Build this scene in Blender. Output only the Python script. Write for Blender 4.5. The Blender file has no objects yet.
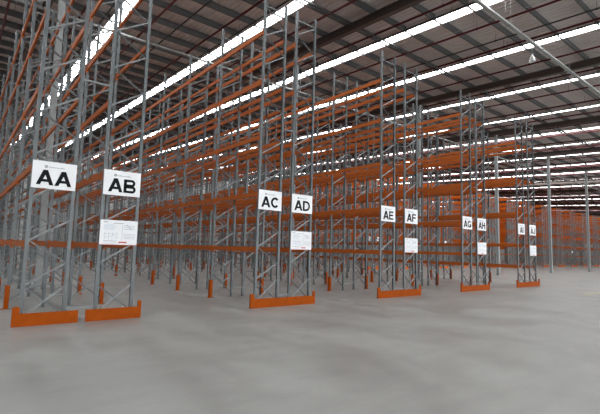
import bpy, math, random
from mathutils import Vector, Matrix
rng = random.Random(7)
S = bpy.context.scene
COL = S.collection

# ------------------------------------------------------------------ materials
def mat(name, col, rough=.5, metal=0., noise=0., nscale=8., spec=.5, bump=0.):
    m = bpy.data.materials.new(name); m.use_nodes = True
    nt = m.node_tree; b = nt.nodes['Principled BSDF']
    b.inputs['Base Color'].default_value = (*col, 1)
    b.inputs['Roughness'].default_value = rough
    b.inputs['Metallic'].default_value = metal
    b.inputs['Specular IOR Level'].default_value = spec
    if noise:
        tc = nt.nodes.new('ShaderNodeTexCoord'); n = nt.nodes.new('ShaderNodeTexNoise')
        n.inputs['Scale'].default_value = nscale; n.inputs['Detail'].default_value = 6
        nt.links.new(tc.outputs['Object'], n.inputs['Vector'])
        r = nt.nodes.new('ShaderNodeValToRGB')
        r.color_ramp.elements[0].position = .3; r.color_ramp.elements[1].position = .7
        r.color_ramp.elements[0].color = (*[c*(1-noise) for c in col], 1)
        r.color_ramp.elements[1].color = (*[min(1, c*(1+noise)) for c in col], 1)
        nt.links.new(n.outputs['Fac'], r.inputs['Fac']); nt.links.new(r.outputs['Color'], b.inputs['Base Color'])
        if bump:
            bp = nt.nodes.new('ShaderNodeBump'); bp.inputs['Strength'].default_value = bump
            nt.links.new(n.outputs['Fac'], bp.inputs['Height']); nt.links.new(bp.outputs['Normal'], b.inputs['Normal'])
    return m

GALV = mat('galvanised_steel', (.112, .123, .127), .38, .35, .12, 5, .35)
GALV_LIT = mat('far_lit_galvanised_steel', (.22, .225, .222), .45, .2, .1, 5)  # same steel, colour lightened to offset the shade inside the distant block
ORANGE_LIT = mat('far_lit_orange_powdercoat', (.62, .135, .016), .5, 0, .1, 3, .1)  # beam orange with extra light put into its colour, distant racks only
BRACE = mat('galvanised_brace', (.20, .212, .217), .42, .2, .1, 5, .4)
ORANGE = mat('orange_powdercoat', (.36, .088, .016), .55, 0, .1, 3, .12)
RED = mat('red_lock_pin', (.45, .05, .02), .5)
GUARD = mat('orange_guard_paint', (.33, .062, .003), .6, 0, .1, 6, .08)
WHITE = mat('white_sign_board', (.80, .81, .83), .5)
BLACK = mat('black_lettering', (.008, .008, .01), .6, spec=.1)
GREYINK = mat('grey_print', (.22, .23, .26), .5)
BLUEINK = mat('pale_blue_print', (.42, .50, .62), .5)
REDINK = mat('red_print', (.55, .12, .10), .5)
COLM = mat('grey_column_paint', (.30, .315, .315), .5, 0, .06, 2)
ROOF = mat('roof_sheet_underside', (.72, .645, .62), .5, 0, .1, .8, .3)
PURL = mat('dark_purlin', (.095, .098, .097), .5, .1)
RAFT = mat('brown_rafter_paint', (.075, .055, .048), .5)
PIPER = mat('red_sprinkler_paint', (.075, .007, .009), .5, spec=.25)
PIPEK = mat('dark_conduit', (.03, .03, .03), .5)
TRAY = mat('grey_cable_tray', (.33, .34, .33), .45, .3)
WALLM = mat('wall_cladding', (.42, .42, .41), .6, 0, .05, .5)
LAMPW = mat('white_lamp_housing', (.82, .84, .84), .35)
YELLOW = mat('worn_yellow_paint', (.40, .38, .23), .6, 0, .25, 9)

def glow_mat(name, strength):
    m = bpy.data.materials.new(name); m.use_nodes = True
    nt = m.node_tree; nt.nodes.clear()
    o = nt.nodes.new('ShaderNodeOutputMaterial'); e = nt.nodes.new('ShaderNodeEmission')
    e.inputs['Color'].default_value = (.96, .985, 1, 1); e.inputs['Strength'].default_value = strength
    nt.links.new(e.outputs[0], o.inputs[0]); return m
SKY = glow_mat('translucent_skylight', 10.5); WALL_GLOW = glow_mat('added_wall_glow', 4.8)  # second one: glow for the panels added behind the camera

def floor_mat():
    m = bpy.data.materials.new('polished_concrete'); m.use_nodes = True
    nt = m.node_tree; b = nt.nodes['Principled BSDF']; N = nt.nodes.new; L = nt.links.new
    tc = N('ShaderNodeTexCoord')
    def noise(scale, det, sx=1, sy=1, rz=0):
        mp = N('ShaderNodeMapping'); mp.inputs['Scale'].default_value = (sx, sy, 1); mp.inputs['Rotation'].default_value = (0, 0, rz)
        n = N('ShaderNodeTexNoise'); n.inputs['Scale'].default_value = scale; n.inputs['Detail'].default_value = det
        n.inputs['Roughness'].default_value = .6
        L(tc.outputs['Object'], mp.inputs['Vector']); L(mp.outputs['Vector'], n.inputs['Vector']); return n
    n1 = noise(.75, 7, 1, .7, .4); n2 = noise(2.4, 9, .35, 1.2, .75); n3 = noise(14, 6)
    a = N('ShaderNodeMath'); a.operation = 'MULTIPLY_ADD'; a.inputs[1].default_value = .52
    L(n1.outputs['Fac'], a.inputs[0])
    a2 = N('ShaderNodeMath'); a2.operation = 'MULTIPLY_ADD'; a2.inputs[1].default_value = .36
    L(n2.outputs['Fac'], a2.inputs[0]); L(a2.outputs[0], a.inputs[2])
    a3 = N('ShaderNodeMath'); a3.operation = 'MULTIPLY'; a3.inputs[1].default_value = .12
    L(n3.outputs['Fac'], a3.inputs[0]); L(a3.outputs[0], a2.inputs[2])
    r = N('ShaderNodeValToRGB'); e = r.color_ramp.elements
    e[0].position = .3; e[0].color = (.165, .166, .158, 1); e[1].position = .7; e[1].color = (.27, .271, .259, 1); b.inputs['Specular IOR Level'].default_value = .5
    L(a.outputs[0], r.inputs['Fac']); L(r.outputs['Color'], b.inputs['Base Color'])
    rr = N('ShaderNodeMapRange'); rr.inputs['From Min'].default_value = .35; rr.inputs['From Max'].default_value = .65
    rr.inputs['To Min'].default_value = .28; rr.inputs['To Max'].default_value = .44
    L(n1.outputs['Fac'], rr.inputs['Value']); L(rr.outputs['Result'], b.inputs['Roughness'])
    return m
FLOOR = floor_mat()

# ------------------------------------------------------------------ mesh builder
class MB:
    def __init__(s): s.v = []; s.f = []; s.m = []
    def add(s, vs, fs, mi=0):
        o = len(s.v); s.v += [tuple(v) for v in vs]
        for f in fs: s.f.append(tuple(i+o for i in f)); s.m.append(mi)
    def box(s, x0, x1, y0, y1, z0, z1, mi=0):
        s.add([(x0,y0,z0),(x1,y0,z0),(x1,y1,z0),(x0,y1,z0),(x0,y0,z1),(x1,y0,z1),(x1,y1,z1),(x0,y1,z1)],
              [(0,3,2,1),(4,5,6,7),(0,1,5,4),(1,2,6,5),(2,3,7,6),(3,0,4,7)], mi)
    def prism(s, poly, axis, a, b, mi=0):
        # poly: 2D outline (counter-clockwise); extruded along axis 'x','y','z' from a to b
        def P(p, t): return {'x': (t, p[0], p[1]), 'y': (p[0], t, p[1]), 'z': (p[0], p[1], t)}[axis]
        n = len(poly)
        vs = [P(p, a) for p in poly] + [P(p, b) for p in poly]
        fs = [tuple(range(n))[::-1], tuple(range(n, 2*n))] + [(i, (i+1) % n, n+(i+1) % n, n+i) for i in range(n)]
        s.add(vs, fs, mi)
    def bar(s, p, q, w, d, up=(0, 1, 0), mi=0):
        p, q = Vector(p), Vector(q); t = (q-p).normalized(); u = Vector(up); n = t.cross(u).normalized(); u = n.cross(t).normalized()
        c = [n*w/2*i + u*d/2*j for i, j in ((-1,-1),(1,-1),(1,1),(-1,1))]
        s.add([p+x for x in c]+[q+x for x in c], [(0,3,2,1),(4,5,6,7),(0,1,5,4),(1,2,6,5),(2,3,7,6),(3,0,4,7)], mi)
    def tube(s, p, q, r, seg=8, mi=0):
        p, q = Vector(p), Vector(q); t = (q-p).normalized()
        a = Vector((0,0,1)) if abs(t.z) < .9 else Vector((1,0,0)); n = t.cross(a).normalized(); u = n.cross(t)
        ring = [n*r*math.cos(2*math.pi*i/seg)+u*r*math.sin(2*math.pi*i/seg) for i in range(seg)]
        s.add([p+x for x in ring]+[q+x for x in ring],
              [tuple(range(seg))[::-1], tuple(range(seg, 2*seg))]+[(i, (i+1) % seg, seg+(i+1) % seg, seg+i) for i in range(seg)], mi)
    def lathe(s, prof, cx, cy, seg=16, mi=0):
        n = len(prof); vs = []; fs = []
        for i in range(seg):
            a = 2*math.pi*i/seg
            for r, z in prof: vs.append((cx+r*math.cos(a), cy+r*math.sin(a), z))
        for i in range(seg):
            j = (i+1) % seg
            for k in range(n-1): fs.append((i*n+k, j*n+k, j*n+k+1, i*n+k+1))
        s.add(vs, fs, mi)
    def mesh(s, name, mats):
        me = bpy.data.meshes.new(name); me.from_pydata(s.v, [], s.f)
        for m in (mats if isinstance(mats, (list, tuple)) else [mats]): me.materials.append(m)
        me.polygons.foreach_set('material_index', s.m); me.update(); return me

def obj(name, me, parent=None, loc=(0,0,0)):
    o = bpy.data.objects.new(name, me); COL.objects.link(o); o.location = loc
    if parent: o.parent = parent
    return o
def thing(o, label, cat, group=None):
    o['label'] = label; o['category'] = cat
    if group: o['group'] = group
    return o
def struct(o): o['kind'] = 'structure'; return o

# ------------------------------------------------------------------ dimensions
D = 10.1735                 # front line of the rack ends
BAY = 2.624; NB = 20
TOP = 9.26; DEP = .84
XS = dict(AA=1.105, AB=2.482, AC=6.660, AD=7.871, AE=12.025, AF=13.435, AG=17.615, AH=18.910, AI=23.139, AJ=24.530)
LV1 = [1.63, 3.22, 4.90, 6.57, 8.13]; LV2 = [1.66, 3.08, 4.72, 6.15, 8.08]; LV3 = [1.04, 2.2, 3.90, 5.79, 7.75]
LEV = {n: (LV1 if n < 'AG' else LV2 if n < 'AI' else LV3) for n in XS}
SLOPE = .051
BX0, BX1, BY0, BY1 = -12., 140., -22., 78.
def rz(y): return 12.3 + SLOPE*(y-16.8)
SKYX = [-11.2, -5.7, -.2, 5.13, 10.34, 15.6, 20.5, 26.35, 32.1, 38.2, 43.4, 48.5, 54.4, 60.] + [66.5+6.6*i for i in range(11)]
SKYW = .52

# ------------------------------------------------------------------ setting
m = MB(); m.add([(BX0,BY0,0),(BX1,BY0,0),(BX1,BY1,0),(BX0,BY1,0)], [(0,1,2,3)]); struct(obj('floor', m.mesh('floor', FLOOR)))
for nm, (x0,x1,y0,y1) in dict(wall_left=(BX0-.2,BX0,BY0,BY1), wall_right=(BX1,BX1+.2,BY0,BY1), wall_front=(BX0,BX1,BY0-.2,BY0), wall_back=(BX0,BX1,BY1,BY1+.2)).items():
    m = MB(); m.box(x0,x1,y0,y1,0,15.6 if nm!='wall_front' else 10.6); struct(obj(nm, m.mesh(nm, WALLM)))
# corrugated roof sheets between the skylight strips
m = MB()
edges = [BX0] + [e for x in SKYX for e in (x-SKYW/2, x+SKYW/2)] + [BX1]
for a, b in zip(edges[0::2], edges[1::2]):
    n = max(1, round((b-a)/.25)); p = []
    for i in range(n):
        w = (b-a)/n; x = a+i*w
        p += [(x,0),(x+.55*w,0),(x+.65*w,.035),(x+.9*w,.035)]
    p.append((b,0))
    vs = [(x, BY0, rz(BY0)+z) for x, z in p] + [(x, BY1, rz(BY1)+z) for x, z in p]; k = len(p)
    m.add(vs, [(i, k+i, k+i+1, i+1) for i in range(k-1)])
struct(obj('ceiling', m.mesh('ceiling', ROOF)))
for i, x in enumerate(SKYX):
    m = MB(); m.add([(x-SKYW/2,BY0,rz(BY0)-.21),(x+SKYW/2,BY0,rz(BY0)-.21),(x+SKYW/2,BY1,rz(BY1)-.21),(x-SKYW/2,BY1,rz(BY1)-.21)], [(0,3,2,1)])
    struct(obj('window_or_added_glow_%d' % (i+1), m.mesh('skylight', SKY)))
# side curbs carry the lower skin of each twin-skin rooflight
m = MB()
for x in SKYX:
    for e in (x-SKYW/2, x+SKYW/2):
        a, b = e-.006, e+.006
        m.add([(a,BY0,rz(BY0)-.24),(b,BY0,rz(BY0)-.24),(b,BY1,rz(BY1)-.24),(a,BY1,rz(BY1)-.24),(a,BY0,rz(BY0)+.03),(b,BY0,rz(BY0)+.03),(b,BY1,rz(BY1)+.03),(a,BY1,rz(BY1)+.03)],
              [(0,3,2,1),(4,5,6,7),(0,1,5,4),(1,2,6,5),(2,3,7,6),(3,0,4,7)])
struct(obj('trim_0', m.mesh('rooflight_curb', ROOF)))
# unseen glowing panels added on the front wall to brighten the signs
for k in range(12):
    m = MB(); m.box(-7+11.02*k,2.6+11.02*k,BY0,BY0+.03,.6,5.4); struct(obj('window_or_added_glow_%d' % (len(SKYX)+k+1), m.mesh('added_glow_panel', WALL_GLOW)))
# purlins (Z sections along X) and rafters (I sections along Y)
m = MB()
m.box(BX0,BX1,-.004,.004,-.33,0); m.box(BX0,BX1,-.07,.0,-.33,-.323); m.box(BX0,BX1,0,.07,-.008,0)
pm = m.mesh('purlin', PURL); t = 0
for k in range(-24, 40):
    y = 16.1+1.53*k
    if BY0 < y < BY1: t += 1; struct(obj('trim_%d' % t, pm, loc=(0,y,rz(y)-.005)))
m = MB()
def ibeam(m, x, w, h):
    for (xa, xb, za, zb) in ((x-w/2,x+w/2,-.016,0),(x-.006,x+.006,-h+.016,-.016),(x-w/2,x+w/2,-h,-h+.016)):
        m.add([(xa,BY0,rz(BY0)+za),(xb,BY0,rz(BY0)+za),(xb,BY1,rz(BY1)+za),(xa,BY1,rz(BY1)+za),(xa,BY0,rz(BY0)+zb),(xb,BY0,rz(BY0)+zb),(xb,BY1,rz(BY1)+zb),(xa,BY1,rz(BY1)+zb)],
              [(0,3,2,1),(4,5,6,7),(0,1,5,4),(1,2,6,5),(2,3,7,6),(3,0,4,7)])
ibeam(m, 0, .24, .36); rm = m.mesh('rafter', RAFT)
COLX = [2.3+10.78*k for k in range(-1, 13)]
for x in COLX: t += 1; struct(obj('trim_%d' % t, rm, loc=(x,0,-.28)))
# cross tie rods under the purlins
for y in (12.6, 34.7, 56.7):
    m = MB(); m.tube((BX0,0,0),(BX1,0,0),.045); t += 1; struct(obj('trim_%d' % t, m.mesh('tie_rod', PIPEK), loc=(0,y,rz(y)-.42)))

# columns
m = MB(); m.box(-.1,.1,-.115,-.103,0,1); m.box(-.1,.1,.103,.115,0,1); m.box(-.005,.005,-.103,.103,0,1)
cme = m.mesh('column_shaft', COLM); m = MB(); m.box(-.17,.17,-.18,.18,0,.025)
for sx in (-1,1):
    for sy in (-1,1): m.tube((sx*.12,sy*.15,.025),(sx*.12,sy*.15,.06),.014)
bme = m.mesh('column_base', COLM)
clab = {0: 'grey steel roof column standing between the AA and AB racks', 1: 'grey steel roof column standing between the AE and AF racks', 2: 'grey steel roof column standing between the AI and AJ racks',
        3: 'pale grey steel column in open floor seen between the AH and AI racks', 4: 'pale grey steel column in open floor just right of the AJ rack', 5: 'pale grey steel column in open floor nearest the right edge of the photo'}
for i in range(6):
    x = 2.3+10.78*i; e = thing(obj('steel_column', None, loc=(x,16.8,0)), clab[i], 'column', 'roof columns')
    s = obj('shaft', cme, e); s.scale = (1,1,rz(16.8)-.65); obj('base_plate', bme, e)

# ------------------------------------------------------------------ rack component meshes
def post_mesh(sgn):
    # C section, open towards the frame's middle (sgn = +1: opens to +X)
    w, d, th, lip = .072, .062, .004, .009
    P = [(0,-d/2),(w,-d/2),(w,-d/2+lip),(w-th,-d/2+lip),(w-th,-d/2+th),(th,-d/2+th),(th,d/2-th),(w-th,d/2-th),(w-th,d/2-lip),(w,d/2-lip),(w,d/2),(0,d/2)]
    if sgn < 0: P = [(-x,y) for x,y in P][::-1]
    m = MB(); m.prism(P, 'z', .008, TOP)
    x0, x1 = (-.001,.13) if sgn > 0 else (-.13,.001)
    m.box(x0,x1,-.065,.065,0,.008)
    return m.mesh('rack_post', GALV)
POSTL, POSTR = post_mesh(1), post_mesh(-1)
def brace_mesh(flip):
    m = MB(); a, b = .06, DEP-.06
    def seg(p, q):
        # channel section: rising braces show their web to the front, falling ones their open side
        P, Q = Vector((p[0],0,p[1])), Vector((q[0],0,q[1])); t_ = (Q-P).normalized(); n = Vector((t_.z,0,-t_.x))
        fr = 1 if t_.x*t_.z < -.01 else -1
        m.bar(P+Vector((0,fr*.016,0)), Q+Vector((0,fr*.014,0)), .032, .004)
        for k in (-.014, .014): m.bar(P+n*k, Q+n*k, .004, .028)
    top = TOP-.30
    seg((a,.17),(b,.76)); seg((b,.17),(a,.76)); seg((a,top),(b,top))
    n = 18; h = (top-.04-.80)/n
    for i in range(n):
        z1 = top-.04-i*h; z0 = z1-h; l2r = (i % 2 == 0) != flip
        seg((a,z1) if l2r else (b,z1), (b,z0) if l2r else (a,z0))
    return m.mesh('frame_bracing', BRACE)
BR, BRF = brace_mesh(False), brace_mesh(True)
def beam_mesh(sgn):
    # beam runs along +Y from post centre to post centre; outer face at x = 0, body towards sgn*X
    m = MB(); h, w = .13, .05; y0, y1 = .034, BAY-.034
    P = [(0,-h/2),(w,-h/2),(w,h/2-.03),(w*.55,h/2-.03),(w*.55,h/2),(0,h/2)]
    if sgn < 0: P = [(-x,z) for x,z in P][::-1]
    m.prism([(p[0],p[1]) for p in P], 'y', y0, y1)
    for yy in (0, BAY):
        s = 1 if yy == 0 else -1
        ya, yb = sorted((yy+s*.032, yy+s*.042)); xa, xb = sorted((-sgn*.008, sgn*.055))
        m.box(xa, xb, ya, yb, -.12, .09)
        ya, yb = sorted((yy-s*.0, yy+s*.042)); xa, xb = sorted((-sgn*.009, -sgn*.001))
        m.box(xa, xb, ya, yb, -.12, .09)
        ya, yb = sorted((yy+s*.008, yy+s*.03)); xa, xb = sorted((-sgn*.014, -sgn*.009))
        m.box(xa, xb, ya, yb, -.11, -.065, 1)
    return m
BEAML, BEAMR = beam_mesh(1).mesh('rack_beam', [ORANGE, RED]), beam_mesh(-1).mesh('rack_beam', [ORANGE, RED])
def prot_mesh(sgn):
    m = MB(); t_ = .008
    x0, x1 = (-.035, .06) if sgn > 0 else (-.06, .035)
    xo = (-.035, -.035+t_) if sgn > 0 else (.035-t_, .035)
    m.box(xo[0],xo[1],-.06,.06,.009,.58); m.box(x0,x1,-.06,-.06+t_,.009,.58); m.box(x0,x1,.06-t_,.06,.009,.58)
    fx = (-.09,-.03) if sgn > 0 else (.03,.09)
    m.box(fx[0],fx[1],-.075,.075,.0,.01)
    return m.mesh('post_protector', GUARD)
PRL, PRR = prot_mesh(1), prot_mesh(-1)

def build_rack(name, x, levels, flip, outer_left, outer_right):
    e = thing(obj('pallet_rack', None, loc=(x, D, 0)),
              'long empty rack of grey uprights and orange beams with the %s sign on its end' % name, 'pallet rack', 'lettered pallet racks')
    for k in range(NB+1):
        fr = obj('upright_frame', BRF if flip else BR, e, (0, BAY*k, 0))
        obj('post', POSTL, fr); obj('post', POSTR, fr, (DEP, 0, 0))
        if k and k <= 12:
            if outer_left: obj('post_protector', PRL, fr)
            if outer_right: obj('post_protector', PRR, fr, (DEP, 0, 0))
    near = 10
    for z in levels:
        for k in range(near):
            obj('beam', BEAML, e, (0, BAY*k, z)); obj('beam', BEAMR, e, (DEP, BAY*k, z))
    far = MB()
    for z in levels:
        for k in range(near, NB):
            for sx, xx in ((1,0),(-1,DEP)):
                xa, xb = sorted((xx, xx+sx*.05)); far.box(xa, xb, BAY*k+.042, BAY*(k+1)-.042, z-.065, z+.065)
    o = obj('distant_beam', far.mesh('distant_beams', ORANGE), e); o['kind'] = 'stuff'
    return e
names = list(XS); racks = {}
for i, n in enumerate(names):
    racks[n] = build_rack(n, XS[n], LEV[n], i % 2 == 1, i % 2 == 0, i % 2 == 1)
# row spacers tie each back-to-back pair together (part of the right-hand rack)
for i in range(0, 10, 2):
    a, b = names[i], names[i+1]; gap = XS[b]-XS[a]-DEP
    m = MB(); m.box(-gap+.002,0,-.02,.02,-.02,.02); m.box(-gap+.002,-gap+.008,-.03,.03,-.05,.05); m.box(-.006,0,-.03,.03,-.05,.05)
    sm = m.mesh('row_spacer', BRACE)
    for k in range(NB+1):
        for z in (.30, 5.3): obj('row_spacer', sm, racks[b], (0, BAY*k, z))

# ------------------------------------------------------------------ lettering
def letter_quads(ch, H=.285, W=None, t=.061):
    Q = []
    def line(x0,z0,x1,z1,w=t):
        dx, dz = x1-x0, z1-z0; l = math.hypot(dx,dz); nx, nz = -dz/l*w/2, dx/l*w/2
        Q.append([(x0-nx,z0-nz),(x1-nx,z1-nz),(x1+nx,z1+nz),(x0+nx,z0+nz)])
    def arc(cx,cz,rx,rz_,a0,a1,w=t,n=14):
        for i in range(n):
            p = [math.radians(a0+(a1-a0)*j/n) for j in (i,i+1)]
            o = [(cx+rx*math.cos(a), cz+rz_*math.sin(a)) for a in p]; q = [(cx+(rx-w)*math.cos(a), cz+(rz_-w)*math.sin(a)) for a in p]
            Q.append([o[0],o[1],q[1],q[0]] if a1 > a0 else [o[1],o[0],q[0],q[1]])
    h = H
    if ch == 'A':
        W = .29; k = t*1.12
        Q.append([(0,0),(k,0),(W/2+k*.55,h),(W/2-k*.55,h)]); Q.append([(W-k,0),(W,0),(W/2+k*.55,h),(W/2-k*.55,h)])
        Q.append([(W*.2,h*.2),(W*.8,h*.2),(W*.74,h*.2+t*.85),(W*.26,h*.2+t*.85)])
    elif ch == 'B':
        W = .25; line(t/2,0,t/2,h)
        for z0, z1, r in ((0,h*.53,.25),(h*.47,h,.235)):
            ry = (z1-z0)/2; rx = ry*.9; line(t*.5,z0+t*.42,r-rx,z0+t*.42,t*.84); line(t*.5,z1-t*.42,r-rx,z1-t*.42,t*.84)
            arc(r-rx,(z0+z1)/2,rx,ry,-90,90,t*.84)
    elif ch in 'CG':
        W = .27; arc(W/2,h/2,W/2,h/2,40,320 if ch == 'C' else 345,t,26)
        if ch == 'G': line(W*.55,h*.42,W,h*.42,t*.8); line(W-t/2,h*.05,W-t/2,h*.46)
    elif ch == 'D':
        W = .26; line(t/2,0,t/2,h); line(t*.5,t*.42,W-.13,t*.42,t*.84); line(t*.5,h-t*.42,W-.13,h-t*.42,t*.84); arc(W-.14,h/2,.14,h/2,-90,90,t*.92,18)
    elif ch in 'EF':
        W = .225; line(t/2,0,t/2,h)
        for z, l in ((h-t*.42,W),(h*.52,W*.93),(t*.42,W)):
            if ch == 'F' and z < h*.3: continue
            line(t*.5,z,l,z,t*.84)
    elif ch == 'H':
        W = .255; line(t/2,0,t/2,h); line(W-t/2,0,W-t/2,h); line(t*.5,h*.53,W-t*.5,h*.53,t*.9)
    elif ch == 'I': W = .06; line(.03,0,.03,h)
    elif ch == 'J': W = .2; line(W-t/2,h*.3,W-t/2,h); arc(W/2,h*.31,W/2,h*.31,180,360,t)
    return Q, W
def letter_mesh(ch):
    Q, W = letter_quads(ch); m = MB()
    K = 1.1
    for q in Q: m.prism([(K*a,K*b) for a, b in q], 'y', -.003, 0)
    return m.mesh('letter_'+ch, BLACK), W*K
SW = .818; SH = .571; ZS = 2.784
def logo_mesh():
    m = MB()
    n = 16; R0, R1 = .032, .02
    for i in range(n):
        a, b = 2*math.pi*i/n, 2*math.pi*(i+1)/n
        m.prism([(R0*math.cos(a),R0*math.sin(a)),(R0*math.cos(b),R0*math.sin(b)),(R1*math.cos(b),R1*math.sin(b)),(R1*math.cos(a),R1*math.sin(a))],'y',-.002,0)
    m.box(-.012,.012,-.002,0,-.012,.012)
    x = .05; r = random.Random(3)
    for i in range(11):
        w = r.choice((.014,.018,.02)); h = r.choice((.018,.018,.028))
        m.box(x,x+.006,-.002,0,-.015,-.015+h); m.box(x,x+w,-.002,0,-.015,-.009); m.box(x+w-.005,x+w,-.002,0,-.015,.003); x += w+.009
    return m.mesh('logo', GREYINK)
LOGO = logo_mesh()
LM = {}
for n in names:
    x = XS[n]; y = D-.05
    m = MB(); m.box(0,SW,-.004,0,0,SH)
    for px in (.03, SW-.03):
        for pz in (.06, SH-.06): m.tube((px,-.006,pz),(px,.012,pz),.008)
    p = thing(obj('aisle_sign', m.mesh('sign_panel', WHITE), loc=(x+.012,y,ZS)), 'white rectangular sign lettered %s in bold black on rack end' % n, 'sign', 'rack end signs')
    ws = []
    for ch in n:
        if ch not in LM: LM[ch] = letter_mesh(ch)
        ws.append(LM[ch][1])
    tot = sum(ws)+.018; cx = SW/2-tot/2
    for ch, w in zip(n, ws):
        o = obj('letter', LM[ch][0], p, (cx,-.0045,.075)); o['label'] = 'bold black letter %s' % ch; cx += w+.018
    obj('logo', LOGO, p, (.245,-.0045,.46))
# load notice boards
def board_print():
    r = random.Random(11); m = MB(); H = .561
    def b(x0,x1,z0,z1,mi): m.box(x0*SW,x1*SW,-.002,0,z0*H,z1*H,mi)
    b(.08,.2,.90,.925,0); b(.34,.62,.87,.885,0)
    for i in range(5): b(.09,.09+r.uniform(.2,.36),.80-.045*i,.812-.045*i,1)
    for i in range(4):
        x = .12+.1*i; b(x,x+.008,.22,.5,1); b(x,x+.07,.3+.04*(i%3),.315+.04*(i%3),1); b(x,x+.06,.44,.452,0)
    for i in range(3): b(.62,.92,.78-.07*i,.79-.07*i,0); b(.68+.05*i,.74+.05*i,.8-.07*i,.83-.07*i,1)
    for i in range(4): b(.62,.93,.44-.06*i,.45-.06*i,0)
    b(.58,.59,.2,.8,1); b(.1,.45,.15,.165,0); b(.5,.72,.08,.14,2); b(.1,.4,.06,.072,1)
    b(0,1,0,.02,2)
    return m.mesh('printed_table', [GREYINK, BLUEINK, REDINK])
BPRINT = board_print()
for n in ('AB','AD','AF','AH','AJ'):
    m = MB(); m.box(0,SW,-.004,0,0,.561)
    for px in (.03, SW-.03): m.tube((px,-.006,.53),(px,.012,.53),.008)
    p = thing(obj('load_notice', m.mesh('notice_panel', WHITE), loc=(XS[n]+.012,D-.05,1.652)), 'white notice board of fine print on rack end below the %s sign' % n, 'notice board', 'load notice boards')
    obj('printed_table', BPRINT, p, (0,-.0045,0))

# ------------------------------------------------------------------ rack end guards
def guard(x0, x1, left, right, label):
    yf, yb = D-.12, D-.07
    w = x1-x0; e = thing(obj('rack_end_guard', None, loc=(x0,yf,0)), label, 'guard', 'orange rack end guards')
    m = MB(); m.prism([(0,0),(.05,0),(.05,.012),(.012,.012),(.012,.238),(.05,.238),(.05,.25),(0,.25)][::-1], 'x', 0, w); m.box(0,w,-.001,.0,.0,.25)
    for px in (.1, w-.1): m.tube((px,.034,.012),(px,.034,.03),.014)
    obj('rail', m.mesh('guard_rail', GUARD), e)
    def endp(x, wd):
        q = [(0,0),(wd,0),(wd,.37)]+[(wd/2+wd/2*math.cos(a),.37+.02*math.sin(a)) for a in (math.pi*.25,math.pi*.5,math.pi*.75)]+[(0,.37)]
        m = MB(); m.prism(q, 'y', -.004, .05); obj('end_post', m.mesh('guard_end', GUARD), e, (x,0,0))
    if left: endp(0, .125)
    if right: endp(w-.075, .075)
guard(.99,2.17,1,0,'orange rack end guard on floor below the AA sign, its raised end on the left')
guard(2.31,3.49,0,1,'orange rack end guard on floor below the AB sign, its raised end on the right')
guard(6.48,8.85,1,1,'long orange guard on floor across the ends of racks AC and AD')
guard(11.83,13.13,1,0,'orange guard on floor at the end of rack AE')
guard(13.15,14.41,0,1,'orange guard on floor at the end of rack AF')
guard(17.37,19.90,1,1,'long orange guard on floor across the ends of racks AG and AH')
guard(22.77,24.33,1,0,'small orange guard on floor at the end of rack AI')
guard(24.35,25.54,0,1,'small orange guard on floor at the end of rack AJ')

# ------------------------------------------------------------------ distant block of racks beyond the open floor
FY = D+BAY*6
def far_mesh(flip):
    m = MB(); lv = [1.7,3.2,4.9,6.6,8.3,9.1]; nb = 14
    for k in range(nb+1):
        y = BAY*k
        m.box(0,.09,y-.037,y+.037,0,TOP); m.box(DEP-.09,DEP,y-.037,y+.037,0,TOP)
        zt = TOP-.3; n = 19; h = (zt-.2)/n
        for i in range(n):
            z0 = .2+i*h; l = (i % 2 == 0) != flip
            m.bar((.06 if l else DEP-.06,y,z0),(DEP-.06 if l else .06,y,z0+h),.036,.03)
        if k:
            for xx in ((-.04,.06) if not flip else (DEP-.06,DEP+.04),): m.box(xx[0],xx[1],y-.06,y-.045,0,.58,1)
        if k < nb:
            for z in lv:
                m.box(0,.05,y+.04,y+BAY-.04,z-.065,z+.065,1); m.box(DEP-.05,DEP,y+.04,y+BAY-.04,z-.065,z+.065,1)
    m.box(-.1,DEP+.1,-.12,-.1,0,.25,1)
    return m.mesh('distant_rack', [GALV_LIT, ORANGE_LIT])
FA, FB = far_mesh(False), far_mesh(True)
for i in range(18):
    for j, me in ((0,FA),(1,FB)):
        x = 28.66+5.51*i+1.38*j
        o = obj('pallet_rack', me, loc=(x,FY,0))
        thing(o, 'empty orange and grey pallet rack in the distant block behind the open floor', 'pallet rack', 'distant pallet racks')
for i, j in ((0,0),(0,1),(1,0),(1,1),(2,0),(2,1),(9,0)):
    x = 28.66+5.51*i+1.38*j
    m = MB(); m.box(.15,.65,-.004,0,0,.36); z = 2.6 if i < 9 else 2.2
    thing(obj('aisle_sign', m.mesh('far_sign', WHITE), loc=(x,FY-.05,z)), 'tiny white sign on the end of a rack in the distant block', 'sign', 'distant rack end signs')

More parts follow.
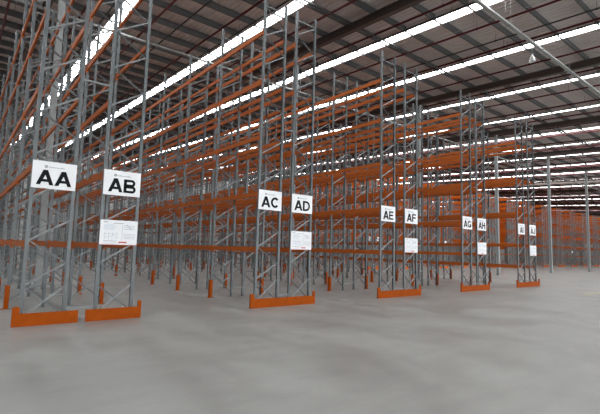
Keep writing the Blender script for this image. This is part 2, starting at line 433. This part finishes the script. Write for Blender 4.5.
# ------------------------------------------------------------------ services under the roof
def pipe(x, r, mt, name, dz, label, cat, group):
    m = MB(); a, b = BY0, BY1
    m.tube((0,a,rz(a)-dz),(0,b,rz(b)-dz),r,8); o = obj(name, m.mesh(name, mt), loc=(x,0,0))
    thing(o, label, cat, group)
    h = MB()
    for k in range(0, 24):
        y = a+3+4*k
        if y < b: h.box(-.0025,.0025,y-.006,y+.006,rz(y)-dz,rz(y)-.02); h.tube((0,y-.03,rz(y)-dz),(0,y+.03,rz(y)-dz),r*1.25,8)
    q = obj('pipe_hanger', h.mesh('pipe_hanger', mt), o); q['kind'] = 'stuff'
RX = [1.0,3.66,6.33,8.96,11.6,14.35,17.0,19.5,22.3,25.0,27.7]+[30.4+2.7*k for k in range(40) if 30.4+2.7*k < BX1-1]
for i, x in enumerate(RX):
    if x < 28:
        k = [s for s in range(len(names)) if XS[names[s]] <= x]
        lab = 'thin red sprinkler pipe under the roof ' + ('left of rack AA' if not k else 'above rack %s' % names[k[-1]] if x <= XS[names[k[-1]]]+DEP else ('right of rack %s' % names[k[-1]]))
        if i == 5: lab = 'thin red sprinkler pipe under the roof just beside the right edge of rack AF'
    else: lab = 'distant thin red sprinkler pipe under the roof beyond rack AJ'
    pipe(x, .048, PIPER, 'sprinkler_pipe', .40, lab, 'pipe', 'red sprinkler pipes')
between = lambda x: names[max([q for q in range(10) if XS[names[q]] <= x] or [0])]
for k, x in enumerate(SKYX):
    if not 0 < x < 60: continue
    order = ('first','second','third','fourth','fifth','sixth','seventh','eighth','ninth','tenth')[k-3]
    pipe(x-.6,.04,PIPEK,'conduit',.38,'dark conduit along the left edge of the %s bright skylight strip counted from the left' % order,'conduit','dark conduits beside the skylights')
for x, lab in ((7.45,'dark conduit under the roof above rack AC, midway between two skylight strips'),(12.9,'dark conduit under the roof above rack AE, midway between two skylight strips'),(18.7,'dark conduit under the roof above rack AG, midway between two skylight strips')):
    pipe(x,.035,PIPEK,'conduit',.36,lab,'conduit','dark conduits between the skylights')
pipe(16.75,.012,TRAY,'conduit',.36,'thin pale conduit under the roof just right of the third bright skylight strip','conduit',None)

# cable tray on rods across the roof, and a hanging lamp
m = MB(); m.prism([(-.065,0),(.065,0),(.065,.08),(.058,.08),(.058,.008),(-.058,.008),(-.058,.08),(-.065,.08)], 'x', 0, 1)
TM = m.mesh('tray', TRAY)
SERV = RX+[7.45,12.9,18.7,16.75]+[x-.6 for x in SKYX]
for y, z, lab in ((7.15,10.5,'long grey cable tray crossing overhead at the upper right'),(20.0,11.35,'pale cable tray crossing high up behind the AA rack at upper left')):
    e = thing(obj('cable_tray', None, loc=(BX0,y,z)), lab, 'cable tray', 'overhead cable trays')
    o = obj('tray', TM, e); o.scale = (BX1-BX0,1,1)
    m = MB()
    for k in range(50):
        x = .9+3.0*k
        while any(abs(x+BX0-q) < .14 for q in SERV): x += .05
        if x+BX0 > BX1-1: break
        for s in (-.1,.1): m.tube((x,s,-.01),(x,s,rz(y+s)-z-.0),.004,5)
        m.box(x-.02,x+.02,-.12,.12,-.03,-.005)
    q = obj('hanger_rod', m.mesh('hanger_rod', TRAY), e); q['kind'] = 'stuff'
lx, ly = 20.16, 8.0; lz = 10.9
e = thing(obj('hanging_lamp', None, loc=(lx,ly,lz)), 'small white bell-shaped lamp hanging under the roof at upper right', 'lamp')
m = MB(); m.lathe([(.001,.02),(.05,.02),(.06,.0),(.12,-.13),(.15,-.24),(.14,-.24),(.11,-.13),(.05,-.02),(.001,-.02)],0,0,20); obj('shade', m.mesh('lamp_shade', LAMPW), e)
m = MB(); m.lathe([(.001,.1),(.035,.1),(.04,.02),(.001,.02)],0,0,14); obj('cap', m.mesh('lamp_cap', LAMPW), e)
m = MB(); m.tube((0,0,.1),(0,0,rz(ly)-lz-.0),.008,6); obj('cord', m.mesh('lamp_cord', TRAY), e)

# worn yellow line at the right
m = MB(); m.box(21.9,44,-.13,.13,0,.002)
thing(obj('floor_line', m.mesh('floor_line', YELLOW), loc=(0,6.8,0)), 'worn yellow painted line on the concrete at the right edge', 'floor marking')

# ------------------------------------------------------------------ world, camera, view
w = bpy.data.worlds.new('World'); S.world = w; w.use_nodes = True
w.node_tree.nodes['Background'].inputs[0].default_value = (.75,.85,1,1); w.node_tree.nodes['Background'].inputs[1].default_value = 1.0
f, yaw, pitch, roll, h = 423.05, .6811559, .0980104, .0282118, 1.68758
fw = Vector((math.sin(yaw)*math.cos(pitch), math.cos(yaw)*math.cos(pitch), math.sin(pitch)))
r0 = Vector((math.cos(yaw), -math.sin(yaw), 0)); u0 = r0.cross(fw)
r1 = r0*math.cos(roll)+u0*math.sin(roll); u1 = -r0*math.sin(roll)+u0*math.cos(roll)
cam = bpy.data.cameras.new('camera'); co = bpy.data.objects.new('camera', cam); COL.objects.link(co)
co.matrix_world = Matrix(((r1.x,u1.x,-fw.x,0),(r1.y,u1.y,-fw.y,0),(r1.z,u1.z,-fw.z,h),(0,0,0,1)))
cam.sensor_fit = 'HORIZONTAL'; cam.sensor_width = 36; cam.lens = f*36/600; cam.clip_end = 500
S.camera = co
S.view_settings.view_transform = 'Standard'; S.view_settings.look = 'None'
S.view_settings.exposure = 0.65; S.view_settings.gamma = 1
